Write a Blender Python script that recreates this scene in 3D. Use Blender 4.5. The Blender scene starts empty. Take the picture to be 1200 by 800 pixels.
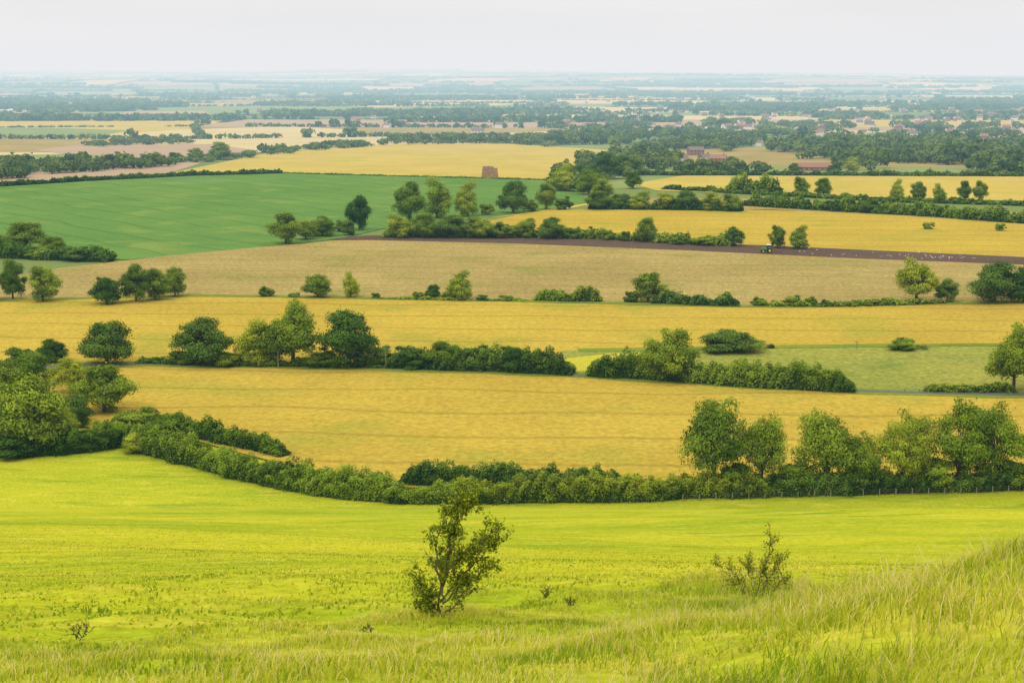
import bpy, math, random
import numpy as np
from mathutils import Vector

random.seed(7); RNG = np.random.default_rng(7)
CAMZ = 75.0; F = 1903.0; PITCH = math.radians(9.4)
FWD = np.array([0, math.cos(PITCH), -math.sin(PITCH)]); UP = np.array([0, math.sin(PITCH), math.cos(PITCH)])
CAM = np.array([0, 0, CAMZ])

# ------------------------------------------------------------------ terrain
_yt = [-400, -100, -30, 0, 14, 20, 35, 60, 100, 150, 200, 250, 275, 290, 600]
_zt = [86, 80, 76, 73.35, 69.55, 67.6, 63.0, 55.8, 44.7, 31.3, 18.3, 6.0, 0, 0, 0]
_ys = np.arange(-400, 600, 0.5); _zs = np.interp(_ys, _yt, _zt)
_k = np.hanning(19); _k /= _k.sum(); _zp = np.pad(_zs, 9, mode='edge'); _zs = np.convolve(_zp, _k, 'valid')

def sstep(a, b, x):
    t = np.clip((x - a) / (b - a), 0, 1); return t * t * (3 - 2 * t)

_HG = np.random.default_rng(99).random((256, 256))
def vnoise(x, y, s, o=0):
    x = np.asarray(x) / s + 17.3 * o + 1000; y = np.asarray(y) / s + 9.1 * o + 1000
    i = np.floor(x).astype(int); j = np.floor(y).astype(int); u = x - i; v = y - j; u = u * u * (3 - 2 * u); v = v * v * (3 - 2 * v)
    g = lambda a, b: _HG[a % 256, b % 256]
    return (g(i, j) * (1 - u) + g(i + 1, j) * u) * (1 - v) + (g(i, j + 1) * (1 - u) + g(i + 1, j + 1) * u) * v

def H(x, y):
    x = np.asarray(x, float); y = np.asarray(y, float)
    z = np.interp(y, _ys, _zs)
    fade = sstep(22, 60, y) * (1 - sstep(215, 262, y))
    z = z + fade * (0.8 * np.sin(x / 27 + y / 40) + 0.7 * np.sin(x / 61 - y / 33 + 1.0) + .25 * np.sin(x / 9 + y / 5.5))
    nf = (1 - sstep(40, 70, y))
    z = z + nf * (0.10 * np.sin(x * 0.9 + y * 0.7) + 0.07 * np.sin(x * 1.7 - y * 1.1) + 0.12 * np.sin(x * 0.35 - y * 0.3))
    z = z + 1.55 * np.exp(-((y - 18) / 6.0) ** 2) * sstep(0.5, 8.5, x)
    r = sstep(6500, 17000, y)
    n = 0.5 * np.sin(x / 1700 + 1.3) + 0.35 * np.sin(x / 800 + y / 1700) + 0.25 * np.sin(x / 3700 - y / 1300 + 2) + 0.15 * np.sin(x / 330 + y / 600)
    z = z + r * (70 + 26 * n - x * 0.0045) + sstep(6000, 8500, y) * (1 - sstep(9500, 14000, y)) * 15 * (1 + n)
    return z

def G(u, v):
    """stand point on the terrain for a surveyed bearing / depression angle"""
    d = FWD + (u - 600) / F * np.array([1, 0, 0]) - (v - 400) / F * UP
    ts = np.concatenate([np.arange(4, 400, 0.25), np.arange(400, 6000, 5.0), np.arange(6000, 24000, 30.0)])
    P = CAM[None] + ts[:, None] * d[None]
    below = P[:, 2] < H(P[:, 0], P[:, 1])
    i = len(ts) - 1 if not below.any() else int(np.argmax(below))
    if i > 0:
        a = P[i - 1, 2] - H(P[i - 1, 0], P[i - 1, 1]); b = P[i, 2] - H(P[i, 0], P[i, 1])
        t = ts[i - 1] + (ts[i] - ts[i - 1]) * (a / (a - b) if a != b else 1)
    else: t = ts[0]
    p = CAM + t * d
    return float(p[0]), float(p[1])

def mpp(x, y):
    return float(np.dot(np.array([x, y, float(H(x, y))]) - CAM, FWD)) / F

# ------------------------------------------------------------------ helpers
COL = bpy.context.scene.collection
def link(o, parent=None):
    COL.objects.link(o)
    if parent is not None: o.parent = parent
    return o

def mesh_np(name, V, Fq, mats, tint=None, matidx=None, smooth=False, link_it=True, parent=None):
    me = bpy.data.meshes.new(name)
    V = np.asarray(V, np.float32); Fq = np.asarray(Fq, np.int32)
    k = Fq.shape[1]; n = len(Fq)
    me.vertices.add(len(V)); me.vertices.foreach_set("co", V.ravel())
    me.loops.add(n * k); me.loops.foreach_set("vertex_index", Fq.ravel())
    me.polygons.add(n)
    me.polygons.foreach_set("loop_start", np.arange(0, n * k, k, dtype=np.int32))
    if matidx is not None: me.polygons.foreach_set("material_index", np.asarray(matidx, np.int32))
    me.polygons.foreach_set("use_smooth", np.full(n, smooth, dtype=bool))
    for m in mats: me.materials.append(m)
    me.update(calc_edges=True)
    if tint is not None:
        at = me.attributes.new("tint", 'FLOAT', 'POINT'); at.data.foreach_set("value", np.asarray(tint, np.float32))
    if not link_it: return me
    return link(bpy.data.objects.new(name, me), parent)

def norm(a): return a / (np.linalg.norm(a, axis=1, keepdims=True) + 1e-9)
def rdir(n, rng=RNG): return norm(rng.normal(size=(n, 3)))

def leaves(P, N, size, rng=RNG, elong=1.5):
    n = len(P); N = norm(N)
    t = norm(np.cross(N, rdir(n, rng))); b = np.cross(N, t)
    s = (np.asarray(size) * rng.uniform(0.6, 1.35, n))[:, None]
    bend = N * s * 0.18
    V = np.stack([P + t * s * 0.5 * elong - bend, P + b * s * 0.42, P - t * s * 0.5 * elong - bend, P - b * s * 0.42], 1).reshape(-1, 3)
    Fq = np.arange(4 * n).reshape(n, 4)
    return V, Fq

def tube(pts, rad, seg=6):
    pts = np.asarray(pts, float); V = []; Fc = []
    for i, p in enumerate(pts):
        d = pts[min(i + 1, len(pts) - 1)] - pts[max(i - 1, 0)]; d = d / (np.linalg.norm(d) + 1e-9)
        a = np.cross(d, [0.3, 1, 0.2]); a /= np.linalg.norm(a) + 1e-9; b = np.cross(d, a)
        for j in range(seg):
            th = 2 * math.pi * j / seg
            V.append(p + rad[i] * (a * math.cos(th) + b * math.sin(th)))
    for i in range(len(pts) - 1):
        for j in range(seg):
            Fc.append([i * seg + j, i * seg + (j + 1) % seg, (i + 1) * seg + (j + 1) % seg, (i + 1) * seg + j])
    return np.array(V), np.array(Fc)

class Acc:
    def __init__(s): s.V = []; s.F = []; s.M = []; s.T = []; s.n = 0
    def add(s, V, Fc, m=0, t=0.5):
        V = np.asarray(V); Fc = np.asarray(Fc)
        s.V.append(V); s.F.append(Fc + s.n); s.M.append(np.full(len(Fc), m))
        s.T.append(np.full(len(V), t) if np.isscalar(t) else t); s.n += len(V)
    def mesh(s, name, mats, **k):
        return mesh_np(name, np.concatenate(s.V), np.concatenate(s.F), mats, tint=np.concatenate(s.T), matidx=np.concatenate(s.M), **k)

def boxv(cx, cy, cz, sx, sy, sz, ang=0.0, taper=1.0):
    c, s_ = math.cos(ang), math.sin(ang); V = []
    for dz in (0, 1):
        k = 1 if dz == 0 else taper
        for dx, dy in ((-1, -1), (1, -1), (1, 1), (-1, 1)):
            X = dx * sx / 2 * k; Y = dy * sy / 2 * k
            V.append([cx + X * c - Y * s_, cy + X * s_ + Y * c, cz + dz * sz])
    return np.array(V), np.array([[0, 3, 2, 1], [4, 5, 6, 7], [0, 1, 5, 4], [1, 2, 6, 5], [2, 3, 7, 6], [3, 0, 4, 7]])

# ------------------------------------------------------------------ materials
def newmat(name):
    m = bpy.data.materials.new(name); m.use_nodes = True
    nt = m.node_tree; nt.nodes.clear()
    return m, nt, nt.nodes, nt.links

def simple(name, col, rough=0.8, var=0.15, scale=3.0, spec=0.2):
    m, nt, N, L = newmat(name)
    o = N.new('ShaderNodeOutputMaterial'); b = N.new('ShaderNodeBsdfPrincipled'); L.new(b.outputs[0], o.inputs[0])
    b.inputs['Roughness'].default_value = rough; b.inputs['Specular IOR Level'].default_value = spec
    tc = N.new('ShaderNodeTexCoord'); nz = N.new('ShaderNodeTexNoise'); nz.inputs['Scale'].default_value = scale; nz.inputs['Detail'].default_value = 3
    L.new(tc.outputs['Object'], nz.inputs['Vector'])
    r = N.new('ShaderNodeValToRGB'); L.new(nz.outputs['Fac'], r.inputs[0])
    r.color_ramp.elements[0].position = 0.3; r.color_ramp.elements[1].position = 0.7
    r.color_ramp.elements[0].color = [c * (1 - var) for c in col] + [1]; r.color_ramp.elements[1].color = [min(1, c * (1 + var)) for c in col] + [1]
    L.new(r.outputs[0], b.inputs['Base Color'])
    return m

def leafmat(name, dark, light, rnd=0.3, trans=0.3):
    m, nt, N, L = newmat(name)
    o = N.new('ShaderNodeOutputMaterial')
    at = N.new('ShaderNodeAttribute'); at.attribute_name = 'tint'
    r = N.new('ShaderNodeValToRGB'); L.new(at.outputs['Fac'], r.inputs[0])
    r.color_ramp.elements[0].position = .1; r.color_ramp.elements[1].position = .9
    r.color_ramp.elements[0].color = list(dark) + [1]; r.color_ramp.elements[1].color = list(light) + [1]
    oi = N.new('ShaderNodeObjectInfo')
    mr = N.new('ShaderNodeMapRange'); L.new(oi.outputs['Random'], mr.inputs[0]); mr.inputs[3].default_value = 1 - rnd; mr.inputs[4].default_value = 1 + rnd
    hs = N.new('ShaderNodeHueSaturation'); L.new(r.outputs[0], hs.inputs['Color']); L.new(mr.outputs[0], hs.inputs['Value'])
    mh = N.new('ShaderNodeMapRange'); L.new(oi.outputs['Random'], mh.inputs[0]); mh.inputs[3].default_value = 0.515; mh.inputs[4].default_value = 0.48
    L.new(mh.outputs[0], hs.inputs['Hue'])
    d = N.new('ShaderNodeBsdfDiffuse'); t = N.new('ShaderNodeBsdfTranslucent'); mx = N.new('ShaderNodeMixShader'); mx.inputs[0].default_value = trans
    L.new(hs.outputs[0], d.inputs[0]); L.new(hs.outputs[0], t.inputs[0]); L.new(d.outputs[0], mx.inputs[1]); L.new(t.outputs[0], mx.inputs[2])
    L.new(mx.outputs[0], o.inputs[0])
    return m

def mixc(N, L, fac, a, b, mode='MIX'):
    mx = N.new('ShaderNodeMix'); mx.data_type = 'RGBA'; mx.blend_type = mode
    for s, sock in ((fac, mx.inputs[0]), (a, mx.inputs[6]), (b, mx.inputs[7])):
        if isinstance(s, (int, float)): sock.default_value = s
        elif isinstance(s, (tuple, list)): sock.default_value = list(s) + [1]
        else: L.new(s, sock)
    return mx.outputs[2]

def noise(N, L, vec, scale, detail=3, rough=0.55):
    n = N.new('ShaderNodeTexNoise'); n.inputs['Scale'].default_value = scale; n.inputs['Detail'].default_value = detail; n.inputs['Roughness'].default_value = rough
    L.new(vec, n.inputs['Vector']); return n.outputs['Fac']

def ramp(N, L, fac, p0, p1):
    mr = N.new('ShaderNodeMapRange'); mr.inputs[1].default_value = p0; mr.inputs[2].default_value = p1; L.new(fac, mr.inputs[0]); return mr.outputs[0]

def fieldmat(name, a, b, ang=0.0, tram=24.0, tramk=0.12, blotch=None, fine=0.16):
    m, nt, N, L = newmat(name)
    o = N.new('ShaderNodeOutputMaterial'); bs = N.new('ShaderNodeBsdfDiffuse'); L.new(bs.outputs[0], o.inputs[0])
    g = N.new('ShaderNodeNewGeometry')
    mp = N.new('ShaderNodeMapping'); mp.vector_type = 'POINT'; mp.inputs['Rotation'].default_value = (0, 0, ang); L.new(g.outputs['Position'], mp.inputs[0])
    st = N.new('ShaderNodeMapping'); st.inputs['Scale'].default_value = (0.09, 1, 1); L.new(mp.outputs[0], st.inputs[0])
    big = ramp(N, L, noise(N, L, mp.outputs[0], 0.014, 4), 0.35, 0.65)
    row = ramp(N, L, noise(N, L, st.outputs[0], 0.28, 3, 0.7), 0.3, 0.7)
    fn = ramp(N, L, noise(N, L, g.outputs['Position'], 0.7, 3, 0.8), 0.3, 0.7)
    ma = N.new('ShaderNodeMath'); ma.operation = 'MULTIPLY_ADD'; L.new(big, ma.inputs[0]); ma.inputs[1].default_value = 0.55
    mb = N.new('ShaderNodeMath'); mb.operation = 'MULTIPLY'; L.new(row, mb.inputs[0]); mb.inputs[1].default_value = 0.45; L.new(mb.outputs[0], ma.inputs[2])
    c = mixc(N, L, ma.outputs[0], a, b)
    if blotch is not None:
        bl = ramp(N, L, noise(N, L, mp.outputs[0], 0.03, 3), 0.54, 0.68)
        c = mixc(N, L, bl, c, blotch)
    k = mixc(N, L, fn, (1 - fine,) * 3, (1 + fine,) * 3)
    c = mixc(N, L, 1.0, c, k, 'MULTIPLY')
    if tramk > 0:
        wob = N.new('ShaderNodeSeparateXYZ'); L.new(mp.outputs[0], wob.inputs[0])
        wn = noise(N, L, mp.outputs[0], 0.02, 1)
        w = N.new('ShaderNodeMath'); w.operation = 'MULTIPLY_ADD'; L.new(wn, w.inputs[0]); w.inputs[1].default_value = 14; L.new(wob.outputs['Y'], w.inputs[2])
        dv = N.new('ShaderNodeMath'); dv.operation = 'DIVIDE'; L.new(w.outputs[0], dv.inputs[0]); dv.inputs[1].default_value = tram
        fr = N.new('ShaderNodeMath'); fr.operation = 'FRACT'; L.new(dv.outputs[0], fr.inputs[0])
        lt = N.new('ShaderNodeMath'); lt.operation = 'LESS_THAN'; L.new(fr.outputs[0], lt.inputs[0]); lt.inputs[1].default_value = 0.09
        ml = N.new('ShaderNodeMath'); ml.operation = 'MULTIPLY'; L.new(lt.outputs[0], ml.inputs[0]); ml.inputs[1].default_value = tramk
        c = mixc(N, L, ml.outputs[0], c, [q * 0.45 for q in a])
    L.new(c, bs.inputs[0])
    return m

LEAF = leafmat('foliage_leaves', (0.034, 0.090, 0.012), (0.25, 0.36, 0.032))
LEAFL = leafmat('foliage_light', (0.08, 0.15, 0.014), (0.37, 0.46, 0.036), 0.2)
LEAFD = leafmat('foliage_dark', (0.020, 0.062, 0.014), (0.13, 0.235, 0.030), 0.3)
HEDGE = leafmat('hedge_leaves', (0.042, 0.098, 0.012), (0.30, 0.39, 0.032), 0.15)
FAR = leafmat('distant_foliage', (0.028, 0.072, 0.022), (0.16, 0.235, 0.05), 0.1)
THORN = leafmat('hawthorn_leaves', (0.07, 0.12, 0.010), (0.42, 0.46, 0.04), 0.0, 0.45)
BARK = simple('bark', (0.10, 0.08, 0.055), 0.9, 0.4, 6)
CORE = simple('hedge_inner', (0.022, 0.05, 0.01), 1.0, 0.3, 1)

# ------------------------------------------------------------------ ground sheet
def ground():
    ys = np.unique(np.concatenate([np.arange(-120, 0, 6), np.arange(0, 60, 0.5), np.arange(60, 300, 2.0), np.geomspace(300, 34000, 150)]))
    a = np.sinh(np.linspace(-7.2, 7.2, 361)); xs = a / a.max() * 24000
    X, Y = np.meshgrid(xs, ys); Z = H(X, Y)
    V = np.stack([X, Y, Z], -1).reshape(-1, 3); nx = len(xs); ny = len(ys)
    i = np.arange(nx - 1)[None] + np.arange(ny - 1)[:, None] * nx; i = i.ravel()
    Fq = np.stack([i, i + 1, i + 1 + nx, i + nx], 1)
    m, nt, N, L = newmat('hill_pasture')
    o = N.new('ShaderNodeOutputMaterial'); bs = N.new('ShaderNodeBsdfDiffuse'); L.new(bs.outputs[0], o.inputs[0])
    g = N.new('ShaderNodeNewGeometry'); pos = g.outputs['Position']
    mp = N.new('ShaderNodeMapping'); mp.inputs['Scale'].default_value = (0.3, 1, 1); mp.inputs['Rotation'].default_value = (0, 0, -0.12); L.new(pos, mp.inputs[0])
    c = mixc(N, L, ramp(N, L, noise(N, L, mp.outputs[0], 0.035, 4), 0.36, 0.64), (0.255, 0.33, 0.014), (0.43, 0.425, 0.022))
    c = mixc(N, L, ramp(N, L, noise(N, L, mp.outputs[0], 0.5, 4, 0.7), 0.5, 0.75), c, (0.52, 0.46, 0.05))
    c = mixc(N, L, ramp(N, L, noise(N, L, mp.outputs[0], 0.16, 4, 0.7), 0.52, 0.72), c, (0.17, 0.26, 0.012))
    k = mixc(N, L, ramp(N, L, noise(N, L, pos, 1.6, 5, 0.8), 0.3, 0.7), (0.66,) * 3, (1.30,) * 3)
    c = mixc(N, L, 1.0, c, k, 'MULTIPLY')
    sp = N.new('ShaderNodeSeparateXYZ'); L.new(pos, sp.inputs[0])
    far = mixc(N, L, noise(N, L, pos, 0.003, 4), (0.12, 0.18, 0.05), (0.20, 0.23, 0.07))
    c = mixc(N, L, ramp(N, L, sp.outputs['Y'], 400, 520), c, far)
    L.new(c, bs.inputs[0])
    bn = noise(N, L, pos, 2.2, 4, 0.75); bp = N.new('ShaderNodeBump'); bp.inputs['Strength'].default_value = 0.7; bp.inputs['Distance'].default_value = 0.18
    L.new(bn, bp.inputs['Height']); L.new(bp.outputs[0], bs.inputs['Normal'])
    mesh_np('ground', V, Fq, [m], smooth=True)
ground()

# ------------------------------------------------------------------ fields (flat vale floor)
_lay = [0]
def field(name, pts, mat):
    _lay[0] += 1
    P = [G(u, v) for u, v in pts]
    me = bpy.data.meshes.new(name)
    z = 0.10 + 0.012 * _lay[0]
    me.from_pydata([(x, y, z) for x, y in P], [], [list(range(len(P)))])
    me.materials.append(mat); me.update()
    if me.polygons[0].normal.z < 0: me.flip_normals()
    return link(bpy.data.objects.new(name, me))

GOLD = fieldmat('stubble_gold', (0.345, 0.25, 0.034), (0.445, 0.335, 0.048), 0.05, 24, 0.3, (0.31, 0.275, 0.036), .26)
GOLD2 = fieldmat('stubble_gold_pale', (0.39, 0.305, 0.062), (0.48, 0.38, 0.088), 0.10, 24, 0.24, (0.36, 0.325, 0.055), .2)
OLIVE = fieldmat('stubble_brown', (0.25, 0.192, 0.062), (0.355, 0.278, 0.092), 0.08, 18, 0.25, (0.235, 0.215, 0.055), 0.38)
GREEN = fieldmat('green_crop', (0.085, 0.18, 0.038), (0.13, 0.23, 0.048), 0.9, 24, 0.3, (0.16, 0.235, 0.05), 0.16)
MEAD = fieldmat('rough_meadow', (0.19, 0.215, 0.038), (0.28, 0.275, 0.052), 0.2, 30, 0.0, (0.14, 0.19, 0.035), 0.38)
YMEAD = fieldmat('yellow_meadow', (0.44, 0.385, 0.035), (0.37, 0.37, 0.035), 0.2, 30, 0.0)
PLOUGH = fieldmat('ploughed_soil', (0.085, 0.055, 0.042), (0.125, 0.085, 0.06), -0.05, 6, 0.3, None, 0.3)
PALE = fieldmat('pale_stubble', (0.44, 0.37, 0.17), (0.52, 0.44, 0.22), 0.3, 30, 0.0)
TAN = fieldmat('tan_soil', (0.33, 0.24, 0.15), (0.38, 0.29, 0.18), 0.5, 30, 0.0)
FGRN = fieldmat('far_pasture', (0.17, 0.225, 0.07), (0.22, 0.27, 0.085), 0.5, 30, 0.0)
FGR2 = fieldmat('far_pasture_dark', (0.12, 0.18, 0.055), (0.16, 0.215, 0.065), 0.5, 30, 0.0)

hedge_pts = []; tree_pts = []
def farmland():
    rows = list(np.concatenate([np.arange(1000, 3200, 320), np.arange(3200, 6500, 420), np.arange(6500, 17500, 800)]))
    acc = Acc(); mats = [GOLD2, PALE, TAN, FGRN, FGR2, OLIVE]
    cols = np.arange(-8600, 8601, 430)
    gx = np.zeros((len(rows), len(cols))); gy = gx.copy()
    for j, y in enumerate(rows):
        for i, x in enumerate(cols):
            gx[j, i] = x + RNG.uniform(-150, 150) + 0.25 * (y - 1000) * math.sin(j * 2.1) * 0.05
            gy[j, i] = y + RNG.uniform(-90, 90) + 0.10 * x * math.sin(j * 0.6)
    for j in range(len(rows) - 1):
        for i in range(len(cols) - 1):
            if abs(cols[i]) > rows[j] * 0.5 + 500: continue
            n = 8; s, t = np.meshgrid(np.linspace(0, 1, n), np.linspace(0, 1, n))
            def bl(g): return (g[j, i] * (1 - s) + g[j, i + 1] * s) * (1 - t) + (g[j + 1, i] * (1 - s) + g[j + 1, i + 1] * s) * t
            X = bl(gx); Y = bl(gy); eps = 0.05 + np.clip((Y - 6000) / 3000, 0, 2.5)
            V = np.stack([X, Y, H(X, Y) + eps], -1).reshape(-1, 3)
            q = (np.arange(n - 1)[None] + np.arange(n - 1)[:, None] * n).ravel()
            Fq = np.stack([q, q + 1, q + 1 + n, q + n], 1)
            y0 = rows[j]; right = gx[j, i] > .02 * y0
            p = [.16, .20, .14, .26, .14, .10] if y0 < 5200 else [.10, .26, .12, .28, .18, .06]
            if right and y0 < 5200: p = [.15, .20, .10, .32, .14, .09]
            acc.add(V, Fq, int(RNG.choice(6, p=p)))
            if y0 < 1700: continue
            for (a, b) in (((j, i), (j, i + 1)), ((j, i), (j + 1, i))):
                if RNG.random() < 0.18: continue
                A = np.array([gx[a], gy[a]]); B = np.array([gx[b], gy[b]]); Ln = np.linalg.norm(B - A)
                sp = 7 if y0 < 3500 else 11 if y0 < 7000 else 20
                hh = RNG.choice([1.8, 2.6, 4.2, 7], p=[.35, .35, .2, .1])
                k = int(Ln / sp); tt = (np.arange(k) + RNG.uniform(.2, .8, k)) / max(k, 1)
                gap = np.sin(tt * RNG.uniform(4, 20) + RNG.uniform(0, 6)) > RNG.uniform(.5, 1.1)
                for u in tt[~gap]:
                    p = A + (B - A) * u + RNG.normal(0, 1.2, 2)
                    h = hh * RNG.uniform(0.75, 1.3); hedge_pts.append((p[0], p[1], h, max(sp * 1.4, h)))
                for _ in range(RNG.integers(0, 4 if y0 < 6000 else 2)):
                    c0 = RNG.random()
                    for _ in range(RNG.integers(1, 8)):
                        u = np.clip(c0 + RNG.normal(0, .06), 0, 1); p = A + (B - A) * u + RNG.normal(0, 5, 2); h = RNG.uniform(6, 12); tree_pts.append((p[0], p[1], h, h * RNG.uniform(.9, 1.4) * (1 if y0 < 5000 else 1.5)))
    acc.mesh('distant_farmland_fields', mats)
farmland()

field('golden_stubble_field_far_side', [(-300, 232), (0, 218), (190, 205), (330, 176), (480, 169), (600, 169), (765, 179), (755, 192), (700, 200), (650, 212), (690, 240), (640, 250), (0, 300)], GOLD2)
field('tan_field', [(-300, 222), (-300, 208), (0, 200), (150, 190), (245, 188), (190, 206), (60, 215)], TAN)
field('tan_field', [(40, 176), (110, 168), (235, 168), (300, 176), (230, 186), (100, 184)], TAN)
field('pale_field', [(100, 160), (200, 153), (330, 148), (410, 152), (445, 163), (340, 168), (180, 170)], PALE)
field('pasture_field', [(-200, 163), (0, 160), (100, 162), (150, 153), (60, 150), (-200, 150)], FGRN)
field('pasture_field', [(-200, 196), (0, 190), (120, 190), (160, 184), (90, 181), (-200, 184)], FGRN)
field('tan_field', [(120, 137), (150, 131), (240, 130), (250, 137), (180, 140)], TAN)
field('pale_field', [(385, 123), (400, 119), (520, 117), (640, 113), (700, 111), (690, 120), (560, 124), (430, 126)], PALE)
field('pale_field', [(690, 114), (740, 110), (800, 112), (790, 120), (720, 121)], PALE)
field('pale_field', [(880, 124), (920, 120), (1080, 122), (1075, 127), (960, 128)], PALE)
field('pale_field', [(450, 138), (520, 134), (640, 134), (620, 141), (500, 143)], GOLD2)
field('green_crop_field', [(-300, 236), (0, 219), (100, 212), (220, 206), (330, 203), (480, 207), (640, 211), (680, 226), (690, 238), (600, 252), (450, 268), (400, 280), (250, 296), (150, 305), (0, 300), (-300, 320)], GREEN)
field('stubble_field', [(700, 238), (760, 233), (900, 233), (1200, 250), (1500, 262), (1500, 275), (1200, 262), (900, 246), (700, 246)], OLIVE)
field('golden_field', [(740, 216), (800, 206), (900, 206), (1200, 207), (1500, 212), (1500, 248), (1200, 236), (900, 228), (770, 224)], GOLD2)
field('golden_field', [(560, 262), (640, 246), (800, 244), (1000, 250), (1200, 263), (1500, 276), (1500, 325), (1200, 304), (900, 291), (700, 281)], GOLD)
field('brown_stubble_field', [(-300, 350), (0, 327), (70, 315), (200, 300), (330, 288), (400, 282), (600, 283), (900, 296), (1200, 307), (1500, 325), (1500, 358), (1200, 356), (900, 362), (600, 354), (300, 352), (0, 357), (-300, 370)], OLIVE)
field('ploughed_field', [(385, 281), (430, 276.5), (560, 276.5), (760, 283), (900, 288.5), (1200, 302), (1500, 320), (1500, 330), (1200, 311), (1000, 303.5), (800, 294), (600, 286), (470, 283)], PLOUGH)
field('golden_stubble_field', [(-300, 372), (0, 353), (150, 349), (250, 347), (400, 350), (600, 353), (900, 362), (1050, 358), (1200, 356), (1500, 362), (1500, 412), (1200, 405), (900, 409), (660, 412), (640, 430), (400, 431), (200, 430), (0, 436), (-300, 450)], GOLD)
field('meadow_field', [(660, 412), (800, 410), (960, 407), (1200, 405), (1500, 410), (1500, 470), (1200, 460), (980, 457), (800, 445), (640, 437)], MEAD)
field('buttercup_meadow', [(665, 421), (720, 415), (800, 413), (810, 424), (740, 436), (650, 436)], YMEAD)
field('golden_stubble_field', [(-200, 470), (60, 442), (150, 429), (300, 431), (500, 435), (640, 441), (800, 449), (960, 459), (1080, 464), (1200, 465), (1500, 474), (1500, 574), (1200, 570), (800, 572), (480, 573), (330, 545), (200, 510), (80, 500), (-200, 520)], GOLD)

def ribbon(name, pts, width, mat, z):
    P = np.array([G(u, v) for u, v in pts])
    S = np.concatenate([[0], np.cumsum(np.linalg.norm(np.diff(P, axis=0), axis=1))]); s = np.arange(0, S[-1], 4.0)
    P = np.stack([np.interp(s, S, P[:, 0]), np.interp(s, S, P[:, 1])], 1)
    k = np.hanning(15); k /= k.sum(); P = np.stack([np.convolve(np.pad(P[:, q], 7, mode='edge'), k, 'valid') for q in (0, 1)], 1)
    d = np.gradient(P, axis=0); d /= np.linalg.norm(d, axis=1, keepdims=True); nrm = np.stack([-d[:, 1], d[:, 0]], 1)
    V = []; Fq = []
    for i in range(len(P)):
        for sg in (-1, 1):
            q = P[i] + nrm[i] * sg * width / 2 * (1 + .15 * math.sin(i * .9 + sg) + .1 * math.sin(i * .37)) ; V.append([q[0], q[1], float(H(q[0], q[1])) + z])
        if i: k = 2 * i; Fq.append([k - 2, k - 1, k + 1, k])
    mesh_np(name, V, Fq, [mat])
ROADPX = [(-200, 458), (20, 434), (90, 428), (150, 427.5), (300, 429.5), (480, 433), (640, 439), (800, 447.5), (960, 457.5), (1080, 462.5), (1200, 463.5), (1500, 472)]
VERGE = fieldmat('verge_grass', (0.12, 0.17, 0.02), (0.20, 0.24, 0.03), 0.1, 30, 0)
ribbon('road_verge', ROADPX, 8, VERGE, 0.40)
ribbon('country_road', ROADPX, 2.7, simple('asphalt', (0.11, 0.11, 0.10), 0.9, 0.2, 0.5), 0.44)
ribbon('grass_headland', [(660, 412), (800, 410), (960, 407), (1200, 405), (1500, 410)], 5, VERGE, 0.40)
ribbon('grass_headland', [(-300, 371), (0, 353), (150, 349), (250, 347), (400, 350), (600, 353.5), (900, 361), (1050, 357.5), (1200, 356)], 5, VERGE, 0.40)

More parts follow.
